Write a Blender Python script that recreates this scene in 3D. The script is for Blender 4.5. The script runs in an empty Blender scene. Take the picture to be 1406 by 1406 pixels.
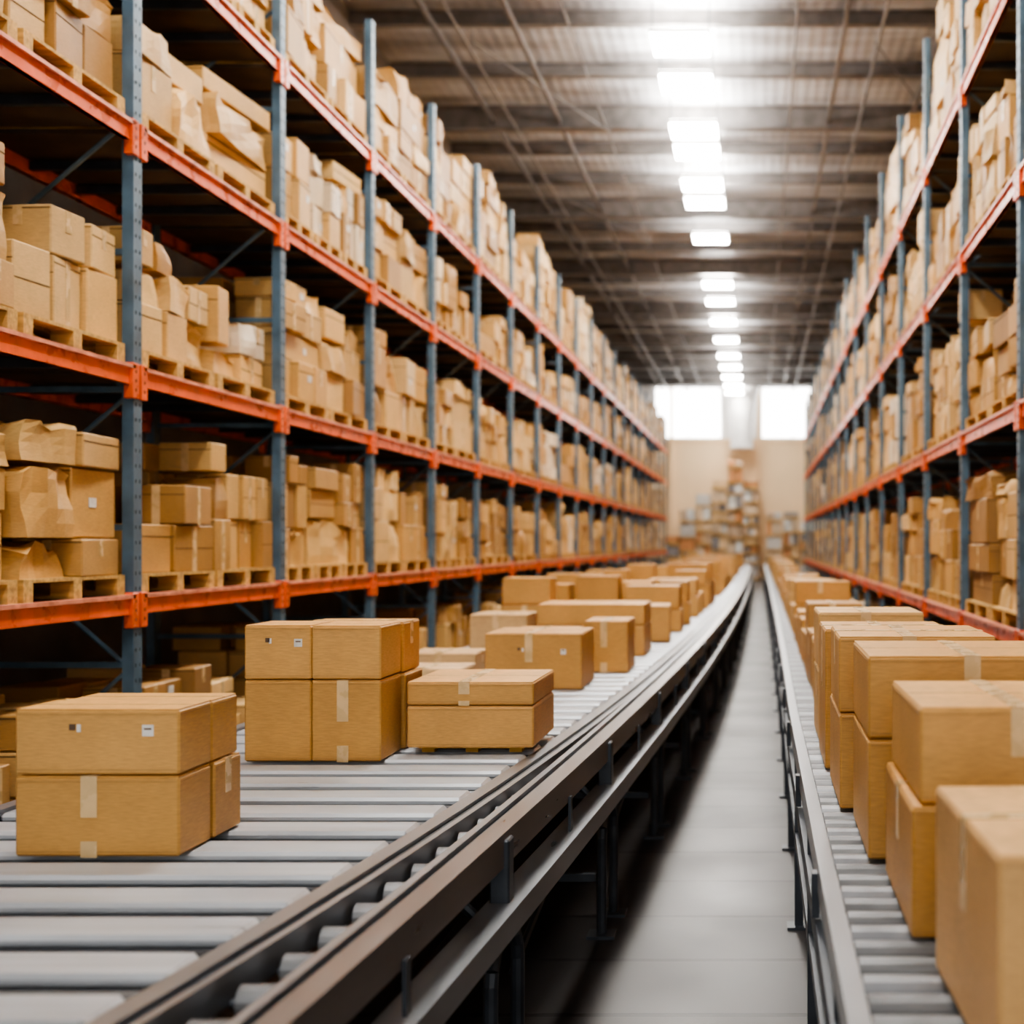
import bpy, math, random
import numpy as np
from mathutils import noise, Vector
R = random.Random(7)
scene = bpy.context.scene
try:
    scene.view_settings.view_transform = 'AgX'
    scene.view_settings.look = 'AgX - Medium High Contrast'
    scene.view_settings.exposure = 0.2
except Exception as e:
    print(e)

# ------------------------------------------------------------ materials
def new_mat(name):
    m = bpy.data.materials.new(name); m.use_nodes = True
    nt = m.node_tree
    b = nt.nodes.get('Principled BSDF')
    return m, nt, b

def simple(name, col, rough=0.5, metal=0.0, nscale=6.0, namt=0.25, bump=0.0, emit=0.0, stretch=(1,1,1), rvar=0.15):
    m, nt, b = new_mat(name)
    if emit > 0:
        b.inputs['Base Color'].default_value = (*col, 1)
        b.inputs['Emission Color'].default_value = (*col, 1); b.inputs['Emission Strength'].default_value = emit
        return m
    tc = nt.nodes.new('ShaderNodeTexCoord')
    mp = nt.nodes.new('ShaderNodeMapping'); mp.inputs['Scale'].default_value = stretch
    nz = nt.nodes.new('ShaderNodeTexNoise'); nz.inputs['Scale'].default_value = nscale; nz.inputs['Detail'].default_value = 4
    nt.links.new(tc.outputs['Object'], mp.inputs['Vector']); nt.links.new(mp.outputs[0], nz.inputs['Vector'])
    cr = nt.nodes.new('ShaderNodeValToRGB')
    d = [max(0, c*(1-namt)) for c in col]; l = [min(1, c*(1+namt)) for c in col]
    cr.color_ramp.elements[0].position = 0.3; cr.color_ramp.elements[0].color = (*d, 1)
    cr.color_ramp.elements[1].position = 0.7; cr.color_ramp.elements[1].color = (*l, 1)
    nt.links.new(nz.outputs['Fac'], cr.inputs['Fac']); nt.links.new(cr.outputs[0], b.inputs['Base Color'])
    mr = nt.nodes.new('ShaderNodeMapRange'); mr.inputs['To Min'].default_value = max(0.03, rough-rvar); mr.inputs['To Max'].default_value = min(1, rough+rvar)
    nt.links.new(nz.outputs['Fac'], mr.inputs['Value']); nt.links.new(mr.outputs[0], b.inputs['Roughness'])
    b.inputs['Metallic'].default_value = metal
    if bump > 0:
        bp = nt.nodes.new('ShaderNodeBump'); bp.inputs['Strength'].default_value = bump; bp.inputs['Distance'].default_value = 0.02
        nt.links.new(nz.outputs['Fac'], bp.inputs['Height']); nt.links.new(bp.outputs[0], b.inputs['Normal'])
    return m

def card_mat():
    m, nt, b = new_mat('cardboard')
    at = nt.nodes.new('ShaderNodeAttribute'); at.attribute_name = 'Col'
    tc = nt.nodes.new('ShaderNodeTexCoord')
    n1 = nt.nodes.new('ShaderNodeTexNoise'); n1.inputs['Scale'].default_value = 2.5; n1.inputs['Detail'].default_value = 6
    mp = nt.nodes.new('ShaderNodeMapping'); mp.inputs['Scale'].default_value = (1, 1, 9)
    n2 = nt.nodes.new('ShaderNodeTexNoise'); n2.inputs['Scale'].default_value = 25; n2.inputs['Detail'].default_value = 3
    nt.links.new(tc.outputs['Object'], n1.inputs['Vector']); nt.links.new(tc.outputs['Object'], mp.inputs['Vector'])
    nt.links.new(mp.outputs[0], n2.inputs['Vector'])
    ad = nt.nodes.new('ShaderNodeMath'); ad.operation = 'ADD'
    nt.links.new(n1.outputs['Fac'], ad.inputs[0]); nt.links.new(n2.outputs['Fac'], ad.inputs[1])
    mr = nt.nodes.new('ShaderNodeMapRange'); mr.inputs['From Min'].default_value = 0.6; mr.inputs['From Max'].default_value = 1.4
    mr.inputs['To Min'].default_value = 0.74; mr.inputs['To Max'].default_value = 1.2
    nt.links.new(ad.outputs[0], mr.inputs['Value'])
    vm = nt.nodes.new('ShaderNodeVectorMath'); vm.operation = 'SCALE'
    nt.links.new(at.outputs['Color'], vm.inputs[0]); nt.links.new(mr.outputs[0], vm.inputs['Scale'])
    nt.links.new(vm.outputs[0], b.inputs['Base Color'])
    b.inputs['Roughness'].default_value = 0.5
    b.inputs['Specular IOR Level'].default_value = 0.42
    bp = nt.nodes.new('ShaderNodeBump'); bp.inputs['Strength'].default_value = 0.4; bp.inputs['Distance'].default_value = 0.02
    nt.links.new(n1.outputs['Fac'], bp.inputs['Height']); nt.links.new(bp.outputs[0], b.inputs['Normal'])
    return m

CARD = card_mat()
TAPE = simple('packing_tape', (0.66, 0.46, 0.23), 0.28, 0, 12, 0.12)
SEAM = simple('carton_seam_shadow_gap', (0.10, 0.055, 0.02), 0.9)
LABEL = simple('paper_label', (0.72, 0.70, 0.66), 0.5, 0, 30, 0.15)
INK = simple('printed_ink', (0.12, 0.07, 0.04), 0.7)
WOOD = simple('pallet_wood', (0.54, 0.33, 0.10), 0.75, 0, 5, 0.35, 0.3, stretch=(1, 6, 6))
YWOOD = simple('yellow_pallet_wood', (0.56, 0.31, 0.04), 0.6, 0, 5, 0.2)
ORANGE = simple('orange_rack_paint', (0.78, 0.12, 0.027), 0.3, 0.0, 5, 0.22)
ORANGED = simple('orange_rack_paint_lip', (0.80, 0.28, 0.18), 0.36, 0.1, 9, 0.35)  # paler salmon orange for the step lip on the beams
BLUE = simple('blue_grey_upright_paint', (0.088, 0.148, 0.205), 0.42, 0.15, 5, 0.3)
HOLE = simple('dark_slot', (0.02, 0.028, 0.035), 0.9)
DECK = simple('rack_deck_board', (0.075, 0.048, 0.03), 0.8, 0, 4, 0.4)
STEEL = simple('galvanized_steel', (0.50, 0.51, 0.53), 0.36, 0.75, 7, 0.18, stretch=(1, 4, 4))
ROLL = simple('roller_steel', (0.20, 0.205, 0.215), 0.38, 0.6, 7, 0.18, stretch=(1, 4, 4))
SLAT = simple('brushed_conveyor_slat', (0.50, 0.53, 0.57), 0.34, 0.35, 3, 0.14, 0.0, stretch=(0.4, 6, 6))
RAIL = simple('conveyor_rail_steel', (0.27, 0.245, 0.235), 0.30, 0.7, 3, 0.12, 0.0, stretch=(4, 0.5, 4), rvar=0.08)
RAILG = simple('conveyor_rail_grey', (0.36, 0.375, 0.40), 0.30, 0.75, 3, 0.10, stretch=(4, 0.5, 4), rvar=0.06)
DARKM = simple('dark_painted_steel', (0.05, 0.058, 0.072), 0.42, 0.4, 6, 0.3)
GIRD = simple('ceiling_girder_paint', (0.23, 0.215, 0.21), 0.5, 0.25, 4, 0.25)
COND = simple('conduit_grey', (0.32, 0.32, 0.33), 0.45, 0.4, 4, 0.3)
LAMP = simple('led_panel', (1.0, 0.955, 0.88), emit=68)
SKYL = simple('window_daylight_pane', (1.0, 0.98, 0.95), emit=9)
FRAME = simple('window_frame', (0.8, 0.8, 0.8), 0.5, 0.1)
DUCT = simple('pale_duct', (0.9, 0.88, 0.86), 0.5, 0.0, 3, 0.1)

def floor_mat():
    m, nt, b = new_mat('polished_concrete')
    tc = nt.nodes.new('ShaderNodeTexCoord')
    n1 = nt.nodes.new('ShaderNodeTexNoise'); n1.inputs['Scale'].default_value = 1.1; n1.inputs['Detail'].default_value = 8
    nt.links.new(tc.outputs['Object'], n1.inputs['Vector'])
    br = nt.nodes.new('ShaderNodeTexBrick'); br.offset = 0; br.inputs['Scale'].default_value = 1.0
    br.inputs['Brick Width'].default_value = 3.2; br.inputs['Row Height'].default_value = 0.75
    br.inputs['Mortar Size'].default_value = 0.022
    br.inputs['Color1'].default_value = (1, 1, 1, 1); br.inputs['Color2'].default_value = (0.4, 0.39, 0.41, 1); br.inputs['Mortar'].default_value = (0.18, 0.17, 0.17, 1)
    mp = nt.nodes.new('ShaderNodeMapping'); mp.inputs['Location'].default_value = (1.6, 0.3, 0)
    nt.links.new(tc.outputs['Object'], mp.inputs[0]); nt.links.new(mp.outputs[0], br.inputs['Vector'])
    cr = nt.nodes.new('ShaderNodeValToRGB')
    cr.color_ramp.elements[0].position = 0.3; cr.color_ramp.elements[0].color = (0.024, 0.020, 0.020, 1)
    cr.color_ramp.elements[1].position = 0.72; cr.color_ramp.elements[1].color = (0.056, 0.052, 0.053, 1)
    nt.links.new(n1.outputs['Fac'], cr.inputs['Fac'])
    mx = nt.nodes.new('ShaderNodeVectorMath'); mx.operation = 'MULTIPLY'
    nt.links.new(cr.outputs[0], mx.inputs[0]); nt.links.new(br.outputs['Color'], mx.inputs[1])
    nt.links.new(mx.outputs[0], b.inputs['Base Color'])
    mr = nt.nodes.new('ShaderNodeMapRange'); mr.inputs['To Min'].default_value = 0.26; mr.inputs['To Max'].default_value = 0.55
    nt.links.new(n1.outputs['Fac'], mr.inputs['Value']); nt.links.new(mr.outputs[0], b.inputs['Roughness'])
    b.inputs['Specular IOR Level'].default_value = 0.28
    bp = nt.nodes.new('ShaderNodeBump'); bp.inputs['Strength'].default_value = 0.6; bp.inputs['Distance'].default_value = 0.01
    nt.links.new(br.outputs['Color'], bp.inputs['Height']); nt.links.new(bp.outputs[0], b.inputs['Normal'])
    return m
FLOOR = floor_mat()

def deck_mat():
    m, nt, b = new_mat('corrugated_roof_deck')
    tc = nt.nodes.new('ShaderNodeTexCoord')
    wv = nt.nodes.new('ShaderNodeTexWave'); wv.bands_direction = 'X'; wv.inputs['Scale'].default_value = 1.6
    nz = nt.nodes.new('ShaderNodeTexNoise'); nz.inputs['Scale'].default_value = 0.8; nz.inputs['Detail'].default_value = 6
    mp = nt.nodes.new('ShaderNodeMapping'); mp.inputs['Scale'].default_value = (0.4, 2.0, 1)
    nt.links.new(tc.outputs['Object'], wv.inputs['Vector']); nt.links.new(tc.outputs['Object'], mp.inputs[0]); nt.links.new(mp.outputs[0], nz.inputs['Vector'])
    cr = nt.nodes.new('ShaderNodeValToRGB')
    cr.color_ramp.elements[0].position = 0.38; cr.color_ramp.elements[0].color = (0.34, 0.33, 0.335, 1)
    cr.color_ramp.elements[1].position = 0.64; cr.color_ramp.elements[1].color = (0.84, 0.87, 0.92, 1)
    nt.links.new(nz.outputs['Fac'], cr.inputs['Fac']); nt.links.new(cr.outputs[0], b.inputs['Base Color'])
    b.inputs['Metallic'].default_value = 0.2; b.inputs['Roughness'].default_value = 0.4
    bp = nt.nodes.new('ShaderNodeBump'); bp.inputs['Strength'].default_value = 0.2; bp.inputs['Distance'].default_value = 0.04
    nt.links.new(wv.outputs['Fac'], bp.inputs['Height']); nt.links.new(bp.outputs[0], b.inputs['Normal'])
    return m
ROOF = deck_mat()
WALLD = simple('metal_cladding', (0.26, 0.25, 0.245), 0.65, 0.1, 1.5, 0.25)
WALLT = simple('tan_painted_wall', (0.97, 0.72, 0.45), 0.75, 0, 0.5, 0.04)
WALLU = simple('pale_upper_wall', (0.9, 0.88, 0.85), 0.7, 0, 0.5, 0.08)

# ------------------------------------------------------------ mesh builder
def chamfer_template():
    idx = {}; vs = []
    for sx in (-1, 1):
        for sy in (-1, 1):
            for sz in (-1, 1):
                for a in range(3):
                    idx[(sx, sy, sz, a)] = len(vs); vs.append((sx, sy, sz, a))
    fs = []
    for a in range(3):
        o = [i for i in range(3) if i != a]
        for s in (-1, 1):
            loop = []
            for (p, q) in ((-1, -1), (1, -1), (1, 1), (-1, 1)):
                c = [0, 0, 0]; c[a] = s; c[o[0]] = p; c[o[1]] = q
                loop.append(idx[(*c, a)])
            fs.append(loop)
        for p in (-1, 1):
            for q in (-1, 1):
                c0 = [0, 0, 0]; c1 = [0, 0, 0]
                c0[a] = -1; c1[a] = 1
                for c in (c0, c1): c[o[0]] = p; c[o[1]] = q
                fs.append([idx[(*c0, o[0])], idx[(*c1, o[0])], idx[(*c1, o[1])], idx[(*c0, o[1])]])
    for sx in (-1, 1):
        for sy in (-1, 1):
            for sz in (-1, 1):
                fs.append([idx[(sx, sy, sz, 0)], idx[(sx, sy, sz, 1)], idx[(sx, sy, sz, 2)]])
    V = np.array([[v[0], v[1], v[2]] for v in vs], float)
    full = np.zeros((len(vs), 3))
    for i, v in enumerate(vs): full[i, v[3]] = 1
    out = []
    P = V*(1-0.1*(1-full))
    for f in fs:
        c = P[f].mean(0); n = np.cross(P[f[1]]-P[f[0]], P[f[2]]-P[f[1]])
        out.append(f if np.dot(n, c) > 0 else f[::-1])
    return V, full, out
CV, CF, CFACES = chamfer_template()
BV = np.array([[x, y, z] for x in (-1, 1) for y in (-1, 1) for z in (-1, 1)], float)
BF = [[0, 1, 3, 2], [4, 6, 7, 5], [0, 4, 5, 1], [2, 3, 7, 6], [0, 2, 6, 4], [1, 5, 7, 3]]

def crumple_template(n=5):
    idx = {}; vs = []; fs = []
    def g(p):
        k = tuple(p)
        if k not in idx: idx[k] = len(vs); vs.append([2*c/n-1 for c in p])
        return idx[k]
    for a in range(3):
        o = [i for i in range(3) if i != a]
        for s in (0, n):
            for i in range(n):
                for j in range(n):
                    q = []
                    for (di, dj) in ((0, 0), (1, 0), (1, 1), (0, 1)):
                        c = [0, 0, 0]; c[a] = s; c[o[0]] = i+di; c[o[1]] = j+dj
                        q.append(g(c))
                    fs.append(q)
    V = np.array(vs)
    out = []
    for f in fs:
        c = V[f].mean(0); n_ = np.cross(V[f[1]]-V[f[0]], V[f[2]]-V[f[1]])
        out.append(f if np.dot(n_, c) > 0 else f[::-1])
    return V, out
KV, KF = crumple_template(5)

class MB:
    def __init__(s, name):
        s.name = name; s.v = []; s.n = 0; s.f = []; s.m = []; s.c = []; s.mats = []
    def mi(s, mat):
        if mat not in s.mats: s.mats.append(mat)
        return s.mats.index(mat)
    def add(s, V, F, mat, col=(1, 1, 1)):
        k = s.mi(mat); b = s.n
        s.v.append(np.asarray(V, float)); s.n += len(V)
        for f in F:
            s.f.append([b+i for i in f]); s.m.append(k); s.c.append(col)
    def box(s, c, h, mat, rot=0.0, col=(1, 1, 1), bev=0.0, off=(0, 0, 0), lean=0.0):
        h = np.array(h, float)
        if bev > 0:
            P = CV*(h - bev*(1-CF)); F = CFACES
        else:
            P = BV*h; F = BF
        P = P+np.array(off)
        if rot:
            cs, sn = math.cos(rot), math.sin(rot)
            P = np.stack([P[:, 0]*cs-P[:, 1]*sn, P[:, 0]*sn+P[:, 1]*cs, P[:, 2]], 1)
        s.add(P+np.array(c), F, mat, col)
    def crumple(s, c, h, mat, rot, col, amp=0.035):
        P = KV*np.array(h)
        seed = R.uniform(0, 100)
        Q = []
        for p in P:
            nv = noise.noise_vector(Vector((p[0]*4+seed, p[1]*4, p[2]*4)))
            t = (p[2]+h[2])/(2*h[2])
            k = amp*(0.4+t)
            Q.append([p[0]*(1-0.06*t)+nv[0]*k, p[1]*(1-0.06*t)+nv[1]*k, p[2]+min(0, nv[2])*k*1.6*t if t < .99 else p[2]+nv[2]*k*1.2-k*0.6])
        P = np.array(Q); P[:, 2] = np.maximum(P[:, 2], -h[2])
        cs, sn = math.cos(rot), math.sin(rot)
        P = np.stack([P[:, 0]*cs-P[:, 1]*sn, P[:, 0]*sn+P[:, 1]*cs, P[:, 2]], 1)
        s.add(P+np.array(c), KF, mat, col)
    def cyl(s, a, b, r, mat, n=12, r2=None):
        a = np.array(a, float); b = np.array(b, float); d = b-a; L = np.linalg.norm(d); d /= L
        u = np.cross(d, [0, 0, 1.0]) if abs(d[2]) < .9 else np.cross(d, [1.0, 0, 0]); u /= np.linalg.norm(u); w = np.cross(d, u)
        r2 = r if r2 is None else r2
        V = []
        for i in range(n):
            t = 2*math.pi*i/n; V.append(a+r*(u*math.cos(t)+w*math.sin(t)))
        for i in range(n):
            t = 2*math.pi*i/n; V.append(b+r2*(u*math.cos(t)+w*math.sin(t)))
        F = [[i, (i+1) % n, n+(i+1) % n, n+i] for i in range(n)]+[list(range(n))[::-1], list(range(n, 2*n))]
        s.add(V, F, mat)
    def tube(s, pts, r, mat, n=8):
        for i in range(len(pts)-1): s.cyl(pts[i], pts[i+1], r, mat, n)
    def sweep(s, fx, ys, prof, mat):
        V = []; n = len(prof)
        for y in ys:
            x = fx(y)
            for (dx, z) in prof: V.append((x+dx, y, z))
        F = []
        for k in range(len(ys)-1):
            for i in range(n):
                j = (i+1) % n
                F.append([k*n+i, k*n+j, (k+1)*n+j, (k+1)*n+i])
        F.append(list(range(n))[::-1]); m = (len(ys)-1)*n; F.append([m+i for i in range(n)])
        s.add(V, F, mat)
    def obj(s, parent=None, fix=False, origin=None):
        me = bpy.data.meshes.new(s.name)
        V = np.concatenate(s.v)
        o3 = np.array(origin if origin is not None else [0, 0, 0], float)
        me.from_pydata((V-o3).tolist(), [], s.f)
        for m in s.mats: me.materials.append(m)
        me.polygons.foreach_set('material_index', s.m)
        at = me.color_attributes.new('Col', 'FLOAT_COLOR', 'CORNER')
        tot = np.array([len(f) for f in s.f])
        cols = np.repeat(np.array([[*c, 1.0] for c in s.c]), tot, axis=0)
        at.data.foreach_set('color', cols.ravel())
        me.update()
        if fix:
            import bmesh
            bm = bmesh.new(); bm.from_mesh(me); bmesh.ops.recalc_face_normals(bm, faces=bm.faces); bm.to_mesh(me); bm.free()
        o = bpy.data.objects.new(s.name, me); o.location = o3.tolist()
        scene.collection.objects.link(o)
        if parent: o.parent = parent
        return o

def empty(name, loc=(0, 0, 0)):
    e = bpy.data.objects.new(name, None); e.location = loc; scene.collection.objects.link(e); return e

# ------------------------------------------------------------ room shell
XL, XR, YB, YF, ZC = -6.6, 4.2, -5.0, 74.0, 10.6
def shell(name, c, h, mat):
    mb = MB(name); mb.box(c, h, mat); return mb.obj()
shell('floor', ((XL+XR)/2, (YB+YF)/2, -0.1), ((XR-XL)/2+.3, (YF-YB)/2+.3, 0.1), FLOOR)
shell('wall_left', (XL-.1, (YB+YF)/2, ZC/2), (.1, (YF-YB)/2, ZC/2), WALLD)
shell('wall_right', (XR+.1, (YB+YF)/2, ZC/2), (.1, (YF-YB)/2, ZC/2), WALLD)
mb = MB('wall_far')
mb.box(((XL+XR)/2, YF+.1, 3.8), ((XR-XL)/2, .1, 3.8), WALLT)
mb.box(((XL+XR)/2, YF+.1, 9.1), ((XR-XL)/2, .1, 1.5), WALLU)
for x in (-4.7, 0.1, 3.0):
    mb.box((x, YF-.1, ZC/2), (.08, .12, ZC/2), WALLT)
mb.box(((XL+XR)/2, YF-.04, 7.6), ((XR-XL)/2, .05, .08), WALLT)
mb.obj()
mb = MB('ceiling')
mb.box(((XL+XR)/2, (YB+YF)/2, ZC+.1), ((XR-XL)/2+.2, (YF-YB)/2+.2, .1), ROOF)
mb.obj()
for k, (x0, x1) in enumerate(((-5.6, -2.0), (0.25, 3.6))):
    mb = MB('window_%d' % (k+1))
    z0, z1 = 7.75, 10.5
    mb.box(((x0+x1)/2, YF-.03, (z0+z1)/2), ((x1-x0)/2, .01, (z1-z0)/2), SKYL)
    for x in np.linspace(x0, x1, 3): mb.box((x, YF-.05, (z0+z1)/2), (.03, .03, (z1-z0)/2), FRAME)
    for z in (z0, z1): mb.box(((x0+x1)/2, YF-.05, z), ((x1-x0)/2, .03, .03), FRAME)
    mb.obj()

# ceiling structure
mb = MB('ceiling_girders')
y = -2.2; k = 0
while y < YF-1:
    big = (k % 3 == 0)
    hh = 0.22 if big else 0.11
    zc = ZC-hh-0.01
    cx = (XL+XR)/2; hx = (XR-XL)/2-.02
    mb.box((cx, y, zc), (hx, .012, hh), GIRD)
    mb.box((cx, y, zc-hh), (hx, .13 if big else .075, .014), GIRD)
    mb.box((cx, y, zc+hh-.01), (hx, .13 if big else .075, .014), GIRD)
    y += 2.4; k += 1
for x in (-5.2, -3.9, 1.4, 3.0):
    mb.box((x, (YB+YF)/2, ZC-.3), (.03, (YF-YB)/2-.1, .05), GIRD)
mb.obj()
mb = MB('ceiling_conduits')
for (x, z, r) in ((-4.6, 9.9, .022), (-2.9, 9.95, .02), (0.6, 9.95, .02), (1.9, 9.85, .025)):
    mb.cyl((x, YB+.2, z), (x, YF-.3, z), r, COND, 8)
    yy = -2.2
    while yy < YF-2:
        mb.cyl((x, yy, z), (x, yy, ZC-.3), .008, COND, 6); yy += 4.8
yy = 2.6
while yy < 66:
    mb.cyl((-4.6, yy, 10.1), (-2.9, yy+4.8, 10.1), .012, COND, 6)
    mb.cyl((1.9, yy, 10.1), (3.6, yy+4.8, 10.1), .012, COND, 6)
    yy += 9.6
mb.obj()

LY = [2.5, 5.0, 8.0, 10.5, 13.5, 16, 18.3, 21.4, 23.25, 25.9, 27.3, 29.8, 31.4, 35.1, 41.4, 44.3, 48.4, 52.7, 57.2, 60.8, 64.5, 68, 71.2]  # near panels are unseen; last three added to brighten the far wall
for y in LY:
    mb = MB('ceiling_light_panel')
    x = -1.22
    mb.box((x, y, ZC-.66), (.44, .48, .04), LAMP, bev=.0)
    for s in (-1, 1):
        mb.box((x+s*.452, y, ZC-.66), (.010, .50, .03), FRAME)
        mb.box((x, y+s*.492, ZC-.66), (.44, .010, .03), FRAME)
    for dx in (-.452, .452):
        mb.cyl((x+dx, y, ZC-.64), (x+dx, y, ZC), .01, DARKM, 6)
    mb.obj()

mb = MB('ventilation_duct')
mb.cyl((-.85, 72.9, 7.2), (-.85, 72.9, 9.6), .6, DUCT, 24, .8)
mb.cyl((-.85, 72.9, 9.6), (-.85, 72.9, ZC), .8, DUCT, 24, 1.05)
mb.cyl((-.85, 72.9, 7.1), (-.85, 72.9, 7.2), .66, DUCT, 24)
mb.box((-.85, 73.7, 7.4), (.1, .3, .08), DUCT)
mb.obj(fix=True)

# ------------------------------------------------------------ cartons
TAN = [(0.56, 0.32, 0.105), (0.46, 0.25, 0.078), (0.65, 0.40, 0.15), (0.38, 0.20, 0.06), (0.70, 0.46, 0.195), (0.58, 0.345, 0.12)]
PALE = [(0.74, 0.58, 0.38), (0.76, 0.63, 0.46)]
def jc(c, a=.08):
    k = 1+R.uniform(-a, a); return tuple(min(1, v*k) for v in c)

def rack_carton(mb, cx, cy, z0, w, d, h, side, col, near):
    rot = R.uniform(-.09, .09)
    c = (cx, cy, z0+h/2)
    hw, hd, hh = w/2, d/2, h/2
    if near and R.random() < .30:
        mb.crumple(c, (hw*.97, hd*.97, hh), CARD, rot, col, .055); return
    mb.box(c, (hw, hd, hh), CARD, rot, col, bev=.008)
    t = .028
    if R.random() < .5:
        L = hh*R.choice((1, 1, .45)); mb.box(c, (.002, t, L), TAPE, rot, off=(side*(hw+.001), 0, hh-L-.004))
    if near:
        L = hh*R.choice((1, .4)); mb.box(c, (t, .002, L), TAPE, rot, off=(0, -(hd+.001), hh-L-.004))
        mb.box(c, (hw*.98, .002, .003), SEAM, rot, off=(0, -(hd+.0005), hh*.5 if R.random() < .3 else hh-.02))
        if R.random() < .5:
            mb.box(c, (.002, hd*.98, .003), SEAM, rot, off=(side*(hw+.0005), 0, hh*R.choice((.5, 0, .8))))
        if R.random() < .08:
            mb.box(c, (.002, .045, .03), LABEL, rot, off=(side*(hw+.002), hd*R.uniform(-.5, .5), hh*R.uniform(-.3, .4)))

def pallet(mb, cx, cy, z0, w, d, mat=WOOD):
    for dy in (-1, 0, 1):
        yy = cy+dy*(d/2-.05)
        for dx in (-1, 0, 1):
            mb.box((cx+dx*(w/2-.07), yy, z0+.065), (.07, .05, .045), mat)
        mb.box((cx, yy, z0+.01), (w/2, .05, .01), mat)
    for i in range(6):
        xx = cx-w/2+.05+i*(w-.1)/5
        mb.box((xx, cy, z0+.12), (.05, d/2, .01), mat)
    return .13

def load(mb, cx, cy, z0, w, d, H, side, near):
    ph = pallet(mb, cx, cy, z0, w, d)
    z = z0+ph
    top = z0+H
    base = R.choice(TAN)
    if R.random() < .13: base = R.choice(PALE)
    ny = R.choice((2, 2, 2, 3, 3)); nx = 2
    while z < top-.2:
        h = R.uniform(.22, .46)
        if z+h > top: h = top-z
        if R.random() < .45: ny = R.choice((1, 2, 2, 3, 4))
        last = z+h > top-.22
        cw = w/nx; cd = d/ny
        for j in range(ny):
            hj = h*(R.uniform(.6, 1.0) if last else 1)
            if last and R.random() < .22: continue
            for i in range(nx):
                front = (i == (nx-1 if side > 0 else 0))
                jx = R.uniform(-.045, .045)
                rack_carton(mb, cx-w/2+cw*(i+.5)+jx, cy-d/2+cd*(j+.5), z, cw-.09, cd-.045, hj-.008, side, jc(base if R.random() < .6 else R.choice(TAN), .18), near and front)
        z += h
        if last: break

# ------------------------------------------------------------ racks
def rack(Xf, side, y0, L, nb, levels, ztop, seed):
    R.seed(seed)
    root = empty('pallet_rack', (Xf, y0, 0))
    depth = 1.15
    Xb = Xf-side*depth
    up = MB('uprights'); be = MB('beams'); dk = MB('decks')
    for b in range(nb+1):
        y = y0+b*L
        for X, fr in ((Xf, 1), (Xb, 0)):
            xs = X-side*.04 if fr else X+side*.04
            up.box((xs+side*.032, y, ztop/2), (.006, .06, ztop/2), BLUE)
            up.box((xs, y-.055, ztop/2), (.036, .006, ztop/2), BLUE)
            up.box((xs, y+.055, ztop/2), (.036, .006, ztop/2), BLUE)
            up.box((xs, y, .012), (.08, .09, .012), BLUE)
            if fr and y < 24:
                z = .2
                while z < ztop-.1:
                    for dy in (-.028, .028):
                        up.box((xs+side*.039, y+dy, z), (.0015, .005, .011), HOLE)
                    z += .1
        xa, xb = Xf-side*.08, Xb+side*.08
        z = .3; k = 0
        while z < ztop-.9:
            up.box(((xa+xb)/2, y, z), (abs(xa-xb)/2, .015, .02), BLUE)
            p, q = (xa, xb) if k % 2 else (xb, xa)
            up.cyl((p, y, z), (q, y, z+.85), .016, BLUE, 6)
            z += .9; k += 1
    for zl in levels:
        for b in range(nb):
            ya, yb = y0+b*L+.062, y0+(b+1)*L-.062
            for X, s in ((Xf-side*.03, side), (Xb+side*.03, -side)):
                ym, hy = (ya+yb)/2, (yb-ya)/2
                be.box((X, ym, zl-.065), (.024, hy, .06), ORANGE, bev=.006)
                be.box((X+s*.014, ym, zl-.010), (.032, hy, .012), ORANGED)
                be.box((X+s*.006, ym, zl-.118), (.022, hy, .007), ORANGE)
                for yy in (ya, yb):
                    be.box((X+s*.016, yy, zl-.10), (.03, .045, .115), ORANGE, bev=.004)
                    if b*L < 20:
                        for dz in (-.06, 0, .06):
                            be.box((X+s*.047, yy, zl-.10+dz), (.001, .007, .01), HOLE)
            xm = (Xf+Xb)/2
            for i in range(4):
                w = (yb-ya)/4
                dk.box((xm, ya+w*(i+.5), zl-.018), (depth/2-.07, w/2-.012, .016), DECK)
            for i in range(3):
                dk.box((xm, ya+(yb-ya)*(i+1)/4, zl-.07), (depth/2-.07, .025, .03), DARKM)
    for m in (up, be, dk):
        o = m.obj(fix=False, origin=(Xf, y0, 0)); o.parent = root; o.location = (0, 0, 0)
    lv = [0.0]+list(levels)
    for li, zl in enumerate(lv):
        mb = MB('palletized_cartons')
        nxt = lv[li+1]-.19 if li+1 < len(lv) else zl+1.75
        H0 = nxt-zl
        for b in range(nb):
            ya = y0+b*L+.09; wd = (L-.18)
            n = 2 if R.random() < .75 else 3
            for j in range(n):
                if R.random() < .01: continue
                d = wd/n-.06
                cy = ya+wd*(j+.5)/n
                H = H0*R.uniform(.68, .96) if li < len(lv)-1 else R.uniform(1.0, 1.7)
                load(mb, Xf-side*(.03+.5), cy, zl+.002, 1.0, d, H, side, y0+b*L < 26)
        mb.obj()

rack(-4.05, 1, 3.41, 2.7, 21, [1.66, 3.15, 4.73, 6.12], 7.5, 31)
rack(2.05, -1, 4.6, 3.0, 18, [1.30, 3.10, 4.92, 6.6], 8.2, 23)

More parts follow.
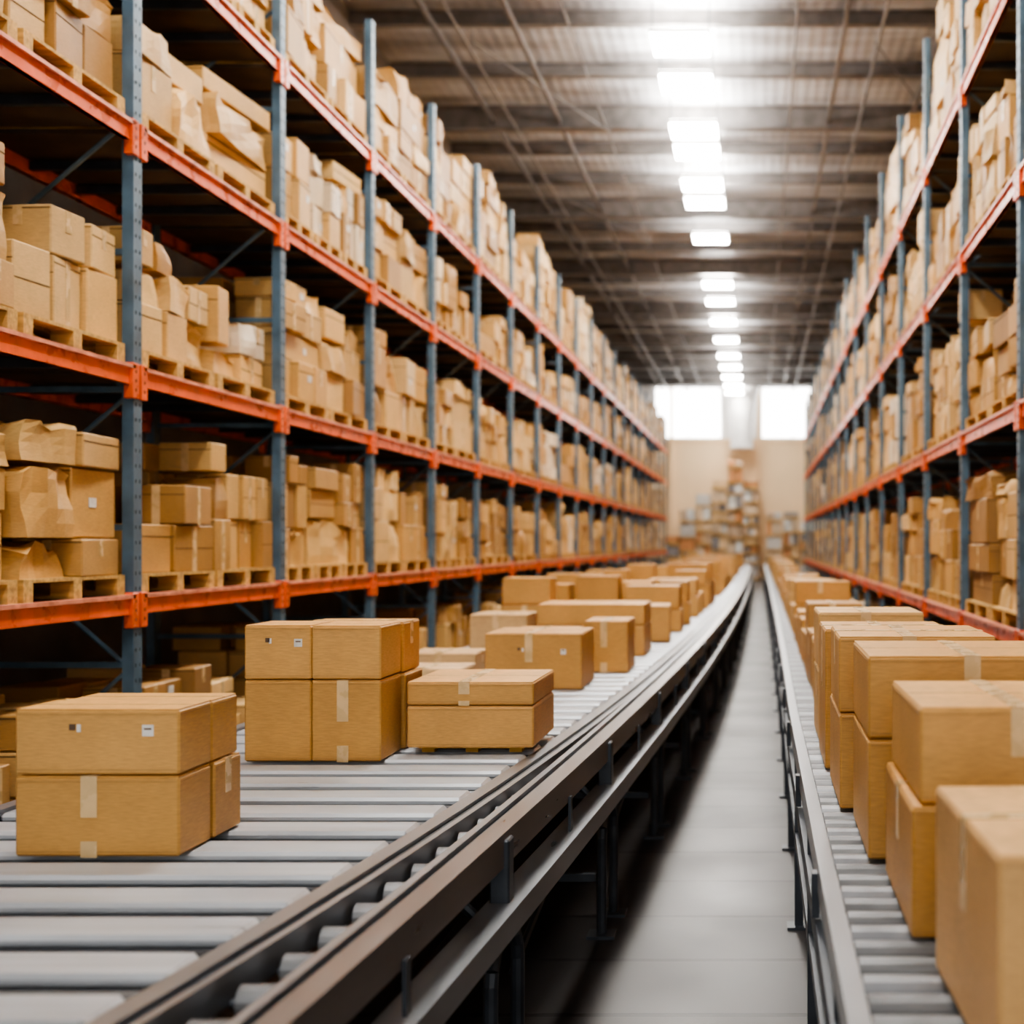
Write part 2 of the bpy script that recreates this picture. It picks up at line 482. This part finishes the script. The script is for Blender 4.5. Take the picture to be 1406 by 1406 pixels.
# ------------------------------------------------------------ conveyors
def xB(y): return -.28-.947*math.exp(-y/12.7)
def xA(y): return xB(y)-.13-.5*math.exp(-y/3.3)
def xLf(y): return -2.75-.25*math.exp(-y/8)
ys = list(np.concatenate([np.arange(.6, 14, .5), np.arange(14, 62.1, 2.0)]))
root = empty('wide_roller_conveyor', (0, 0, 0))
fr = MB('side_frames')
def chan(w, zt, h, t=.012, s=1):
    return [(-w/2, zt), (w/2, zt), (w/2, zt-h), (-w/2, zt-h), (-w/2, zt-h+t), (w/2-t, zt-h+t), (w/2-t, zt-t), (-w/2, zt-t)] if s > 0 else \
           [(w/2, zt), (-w/2, zt), (-w/2, zt-h), (w/2, zt-h), (w/2, zt-h+t), (-w/2+t, zt-h+t), (-w/2+t, zt-t), (w/2, zt-t)]
fr.sweep(lambda y: xB(y)+.012, ys, chan(.075, .985, .12), RAIL)
fr.sweep(lambda y: xB(y)-.035, ys, [(-.006, .975), (.006, .975), (.006, .90), (-.006, .90)], DARKM)
fr.sweep(lambda y: xB(y)-.060, ys, [(-.014, .992), (.014, .992), (.014, .90), (-.014, .90)], RAILG)
fr.sweep(lambda y: xB(y)+.045, ys, chan(.12, .74, .09), RAILG)
fr.sweep(lambda y: xB(y)-.03, ys, chan(.03, .70, .05), DARKM)
fr.sweep(lambda y: xB(y)-.12, ys, chan(.05, .86, .07), RAIL)
fr.sweep(xA, ys, chan(.06, .99, .08, s=-1), RAILG)
fr.sweep(lambda y: xA(y)+.045, ys, [(-.012, .975), (.012, .975), (.012, .90), (-.012, .90)], DARKM)
fr.sweep(lambda y: xA(y)+.07, ys, [(-.012, .985), (.012, .985), (.012, .90), (-.012, .90)], RAILG)
fr.sweep(xLf, ys, chan(.06, .992, .14), RAILG)
fr.sweep(lambda y: xLf(y)+.05, ys, [(-.015, .98), (.015, .98), (.015, .9), (-.015, .9)], DARKM)
o = fr.obj(root, fix=True)
sl = MB('slats_and_rollers')
y = .75; k = 0
while y < 61.5:
    x0 = xLf(y)+.07; x1 = xA(y)-.04
    sl.box(((x0+x1)/2, y, .975), ((x1-x0)/2, .092, .018), SLAT, bev=.012)
    sl.cyl((x0, y+.155, .945), (x1, y+.155, .945), .03, ROLL if k % 2 else DARKM, 12)
    sl.box(((x0+x1)/2, y+.155, .895), ((x1-x0)/2, .16, .006), DARKM)
    y += .31; k += 1
sl.obj(root)
wh = MB('skate_wheels')
y = .8
while y < 16:
    xa = xA(y)+.085; xb = xB(y)-.085
    if xb-xa > .03:
        wh.cyl((xa, y, .905), (xb, y, .905), .010, DARKM, 8)
        xc = (xa+xb)/2
        wd = min(.05, (xb-xa)/2-.005)
        wh.cyl((xc-wd, y, .905), (xc+wd, y, .905), .045, ROLL, 18)
    y += .24
wh.obj(root)
lg = MB('support_legs')
y = 2.45
while y < 61:
    for dy in (-.2, .2):
        x = xB(y+dy)+.04
        lg.tube([(x, y+dy, .0), (x, y+dy, .5)], .026, DARKM, 10)
        lg.box((x, y+dy, .008), (.07, .07, .008), DARKM)
    pts = []
    for i in range(9):
        t = math.pi*i/8; yy = y-.2*math.cos(t); pts.append((xB(yy)+.04, yy, .48+.16*math.sin(t)))
    lg.tube(pts, .026, DARKM, 10)
    lg.box((xB(y)+.03, y, .79), (.035, .045, .17), DARKM, bev=.006)
    lg.tube([(xB(y)-.0, y+.0, .62), (xB(y)-.25, y, .86)], .02, DARKM, 8)
    lg.tube([(xB(y+.2)+.02, y+.2, .42), (xB(y+1.15)+.02, y+1.15, .66)], .014, DARKM, 6)
    xl = xLf(y)
    for dy in (-.2, .2):
        lg.box((xl, y+dy, .43), (.03, .03, .43), DARKM)
    lg.box(((xl+xB(y))/2, y, .86), ((xB(y)-xl)/2, .03, .03), DARKM)
    lg.box(((xl+xB(y))/2, y, .25), ((xB(y)-xl)/2-.02, .02, .02), DARKM)
    y += 2.3
y = 1.3
while y < 40:
    lg.box((xB(y)+.056, y, .80), (.006, .025, .09), DARKM)
    y += 1.15
lg.obj(root)

root = empty('narrow_roller_conveyor', (0, 0, 0))
def xr(y): return .215+.10*(1-math.exp(-max(0, y-8)/15))
XRR = 1.22
fr = MB('side_frames')
fr.sweep(xr, ys, chan(.05, .995, .10, s=-1), RAILG)
fr.sweep(lambda y: xr(y)-.01, ys, chan(.045, .80, .09, s=-1), DARKM)
fr.sweep(lambda y: xr(y)+.0, ys, chan(.04, .5, .06, s=-1), DARKM)
fr.sweep(lambda y: XRR, ys, chan(.05, .995, .12), RAILG)
fr.obj(root, fix=True)
ro = MB('rollers')
y = .7; k = 0
while y < 61.5:
    ro.cyl((xr(y)+.03, y, .955), (XRR-.03, y, .955), .040, RAILG if k % 3 == 0 else ROLL, 14)
    y += .135; k += 1
ro.box(((.33+XRR)/2, 31, .885), ((XRR-.33)/2, 30.3, .006), DARKM)
ro.obj(root)
lg = MB('support_legs')
y = 1.6
while y < 61:
    for x in (xr(y), XRR-.01):
        lg.box((x, y, .46), (.022, .022, .46), DARKM)
        lg.box((x, y, .008), (.06, .06, .008), DARKM)
    lg.box(((xr(y)+XRR)/2, y, .3), ((XRR-xr(y))/2, .015, .02), DARKM)
    lg.box(((xr(y)+XRR)/2, y, .86), ((XRR-xr(y))/2, .02, .02), DARKM)
    lg.cyl((xr(y), y, .3), (xr(y+.6), y+.6, .78), .012, DARKM, 8)
    lg.box((xr(y+.9)-.03, y+.9, .88), (.012, .03, .07), DARKM)
    y += 1.8
lg.obj(root)

# ------------------------------------------------------------ detailed cartons on the conveyors
KR = [(0.54, 0.285, 0.078), (0.59, 0.32, 0.096), (0.50, 0.26, 0.070), (0.56, 0.30, 0.086)]
def carton(x0, x1, y0, y1, z0, z1, rot=0, col=None, tape='front', side=1, label=False):
    """shipping carton. side=+1: right side face visible, -1: left side face."""
    col = col or jc(R.choice(KR), .06)
    cx, cy = (x0+x1)/2, (y0+y1)/2
    mb = MB('cardboard_box')
    c = (cx, cy, (z0+z1)/2)
    hw, hd, hh = (x1-x0)/2, (y1-y0)/2, (z1-z0)/2
    mb.box(c, (hw, hd, hh-.003), CARD, rot, col, bev=.007)
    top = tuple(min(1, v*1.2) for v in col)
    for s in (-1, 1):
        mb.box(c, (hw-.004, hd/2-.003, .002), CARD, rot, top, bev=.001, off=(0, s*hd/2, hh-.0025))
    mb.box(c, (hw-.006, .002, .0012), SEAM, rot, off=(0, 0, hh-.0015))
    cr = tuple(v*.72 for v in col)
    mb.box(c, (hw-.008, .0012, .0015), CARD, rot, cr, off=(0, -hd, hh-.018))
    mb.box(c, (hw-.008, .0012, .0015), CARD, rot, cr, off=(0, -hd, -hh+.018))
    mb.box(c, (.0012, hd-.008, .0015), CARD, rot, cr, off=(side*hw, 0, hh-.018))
    tw = .026
    if tape in ('front', 'both'):
        xo = -hw*.1
        mb.box(c, (tw, hd, .0012), TAPE, rot, off=(xo, 0, hh+.0002))
        L = hh*.5
        mb.box(c, (tw, .0014, L), TAPE, rot, off=(xo, -hd-.0002, hh-L-.002))
        mb.box(c, (tw, .0014, hh*.2), TAPE, rot, off=(xo, -hd-.0002, -hh+hh*.2))
    if tape in ('side', 'both'):
        mb.box(c, (hw, tw, .0012), TAPE, rot, off=(0, 0, hh+.0004))
        L = hh*.45
        mb.box(c, (.0014, tw, L), TAPE, rot, off=(side*(hw+.0002), 0, hh-L-.002))
    if label:
        mb.box(c, (.018, .0014, .018), LABEL, rot, off=(hw*.62, -hd-.001, hh*.35))
        mb.box(c, (.012, .0016, .003), INK, rot, off=(hw*.62, -hd-.0015, hh*.4))
        mb.box(c, (.010, .0016, .010), INK, rot, off=(-hw*.3, -hd-.001, hh*.45))
        mb.box(c, (.006, .0016, .012), LABEL, rot, off=(-hw*.22, -hd-.001, hh*.42))
    return mb.obj(origin=(cx, cy, z0))

def mini_pallet(x0, x1, y0, y1, z0):
    mb = MB('wooden_pallet')
    for i in range(3):
        x = x0+.04+(x1-x0-.08)*i/2
        for j in range(3):
            yv = y0+.05+(y1-y0-.1)*j/2
            mb.box((x, yv, z0+.010), (.03, .035, .010), YWOOD)
    for j in range(5):
        yv = y0+.04+(y1-y0-.08)*j/4
        mb.box(((x0+x1)/2, yv, z0+.025), ((x1-x0)/2, .035, .005), YWOOD)
    mb.obj()
    return z0+.031

R.seed(5)
S = .9945
# stack A (front-left)
carton(-2.37, -1.845, 4.30, 4.55, S, S+.26, 0.0, KR[0], 'front')
carton(-2.37, -1.845, 4.30, 4.55, S+.262, S+.475, 0.0, KR[1], 'none', label=True)
carton(-2.33, -1.84, 4.57, 4.80, S, S+.26, 0.0, KR[2], 'side')
carton(-2.34, -1.845, 4.56, 4.78, S+.262, S+.473, 0.0, KR[3], 'none')
# stack B
carton(-2.35, -2.045, 6.17, 6.52, S, S+.375, 0, KR[0], 'none')
carton(-2.042, -1.725, 6.17, 6.52, S, S+.375, 0, KR[0], 'front')
carton(-2.35, -2.045, 6.17, 6.52, S+.377, S+.628, 0, KR[1], 'none', label=True)
carton(-2.042, -1.725, 6.17, 6.52, S+.377, S+.626, 0, KR[1], 'none')
carton(-2.20, -1.71, 6.55, 6.88, S, S+.37, 0, KR[2], 'none')
carton(-2.20, -1.72, 6.55, 6.86, S+.372, S+.62, 0, KR[2], 'side')
# C
zb = mini_pallet(-1.62, -1.12, 6.45, 6.95, S)
carton(-1.66, -1.06, 6.38, 7.02, zb, zb+.20, 0, KR[1], 'none')
carton(-1.66, -1.06, 6.38, 7.02, zb+.202, zb+.315, 0, KR[3], 'front')
# D and following
carton(-1.86, -1.2, 9.2, 9.9, S, S+.385, 0, None, 'front', label=True)
carton(-2.45, -1.98, 9.0, 9.5, S, S+.16, 0, (0.62, 0.42, 0.22), 'front')
carton(-2.55, -2.05, 9.8, 10.3, S, S+.2, 0, (0.6, 0.4, 0.2), 'both')
carton(-1.34, -1.0, 10.4, 11.0, S, S+.40, 0, None, 'front')
carton(-1.9, -1.42, 10.3, 10.9, S, S+.33, 0, None, 'front')
carton(-1.95, -1.0, 11.9, 12.7, S, S+.27, 0, None, 'front')
carton(-1.95, -1.0, 11.9, 12.7, S+.272, S+.46, 0, None, 'none')
carton(-2.5, -2.0, 11.7, 12.3, S, S+.38, 0, (0.58, 0.37, 0.17), 'both')
y = 13.6
while y < 58:
    x = -2.6; xe = xA(y)-.12
    while x < xe-.3:
        w = R.uniform(.45, .75); w = min(w, xe-x)
        if x+w > xe-.25: w = xe-x
        d = R.uniform(.45, .7)
        if R.random() < .88:
            h = R.uniform(.25, .42); z = S
            cc = jc(R.choice(KR+[TAN[0]]), .1)
            carton(x, x+w-.04, y, y+d, z, z+h, R.uniform(-.05, .05), cc, R.choice(('front', 'both', 'none')))
            if R.random() < .6:
                h2 = R.uniform(.18, .3); carton(x+.02, x+w-.06, y+.02, y+d-.02, z+h+.002, z+h+h2, 0, cc, 'none')
        x += w
    y += R.uniform(.9, 1.6) if y < 30 else R.uniform(1.8, 3)

# right conveyor
S2 = .9975
carton(.43, 1.02, 2.47, 3.18, S2, S2+.43, 0.03, (0.62, 0.36, 0.14), 'side', side=-1)
carton(.39, .98, 3.40, 4.10, S2, S2+.335, 0, KR[2], 'side', side=-1)
carton(.41, .98, 3.42, 4.08, S2+.337, S2+.585, 0.01, KR[1], 'front', side=-1)
carton(.35, 1.08, 4.25, 4.92, S2, S2+.38, 0, KR[0], 'none', side=-1)
carton(.35, 1.08, 4.25, 4.92, S2+.382, S2+.645, 0, KR[0], 'front', side=-1)
carton(.31, .90, 5.06, 5.75, S2, S2+.36, 0, KR[3], 'none', side=-1)
carton(.31, .90, 5.06, 5.75, S2+.362, S2+.65, -.01, KR[3], 'both', side=-1)
carton(.30, .86, 5.95, 6.55, S2, S2+.62, 0, KR[0], 'both', side=-1)
carton(.31, .84, 6.8, 7.4, S2, S2+.36, 0, TAN[2], 'both', side=-1)
carton(.31, .84, 6.8, 7.4, S2+.362, S2+.65, 0, TAN[2], 'front', side=-1)
y = 7.7
while y < 58:
    w = R.uniform(.42, .6); d = R.uniform(.5, .75); x = .36+.08*(1-math.exp(-max(0, y-8)/15))
    h = R.uniform(.26, .38); cc = jc(R.choice(KR+TAN[:3]), .1)
    carton(x, x+w, y, y+d, S2, S2+h, R.uniform(-.03, .03), cc, 'both', side=-1)
    if R.random() < .45:
        carton(x+.01, x+w-.02, y+.01, y+d-.02, S2+h+.002, S2+h+R.uniform(.15, .25), 0, cc, 'front', side=-1)
    y += d+R.uniform(.1, .35) if y < 25 else d+R.uniform(.8, 2)

# ------------------------------------------------------------ goods stacked by the far wall
R.seed(99)
mb = MB('stacked_goods')
cols = [(0.72, 0.66, 0.6), (0.66, 0.30, 0.12), (0.80, 0.60, 0.40), (0.30, 0.27, 0.26), (0.86, 0.82, 0.76), (0.8, 0.55, 0.3), (0.6, 0.42, 0.28)]
for px, top in ((-4.6, 2.4), (-3.75, 3.6), (-2.9, 4.4), (-2.05, 5.4), (-1.2, 6.3), (-.35, 5.0), (.9, 3.2), (1.8, 3.6), (2.7, 2.6)):
    z = 0
    while z < top:
        wp = .78
        pallet(mb, px, 72.4, z, wp, 1.0); z += .13
        h = R.uniform(.3, .75)
        n = R.choice((1, 2, 2, 3))
        for i in range(n):
            w = wp/n
            hk = h/2*R.uniform(.5, 1) if z+h > top else h/2
            cc = jc(R.choice(cols), .15); px2 = px-wp/2+w*(i+.5)
            if R.random() < .5:
                mb.crumple((px2, 72.4, z+hk), (w/2-.01, .42, hk), CARD, R.uniform(-.1, .1), cc, .1)
            else:
                mb.box((px2, 72.4+R.uniform(-.05, .05), z+hk), (w/2-.01, .42, hk), CARD, R.uniform(-.08, .08), cc, bev=.01)
        z += h
mb.obj()

# ------------------------------------------------------------ world + camera
w = bpy.data.worlds.new('World'); scene.world = w; w.use_nodes = True
bg = w.node_tree.nodes['Background']
bg.inputs['Color'].default_value = (1.0, 0.97, 0.925, 1); bg.inputs['Strength'].default_value = 1.7

cam = bpy.data.cameras.new('camera'); co = bpy.data.objects.new('camera', cam); scene.collection.objects.link(co)
co.location = (0, 0, 2.0); co.rotation_euler = (math.radians(90), 0, 0)
cam.sensor_width = 36; cam.lens = 1850/1406*36
cam.shift_x = -(1040-703)/1406; cam.shift_y = (745-703)/1406
cam.clip_start = .05; cam.clip_end = 300
cam.dof.use_dof = True; cam.dof.focus_distance = 5.6; cam.dof.aperture_fstop = 1.6
scene.camera = co
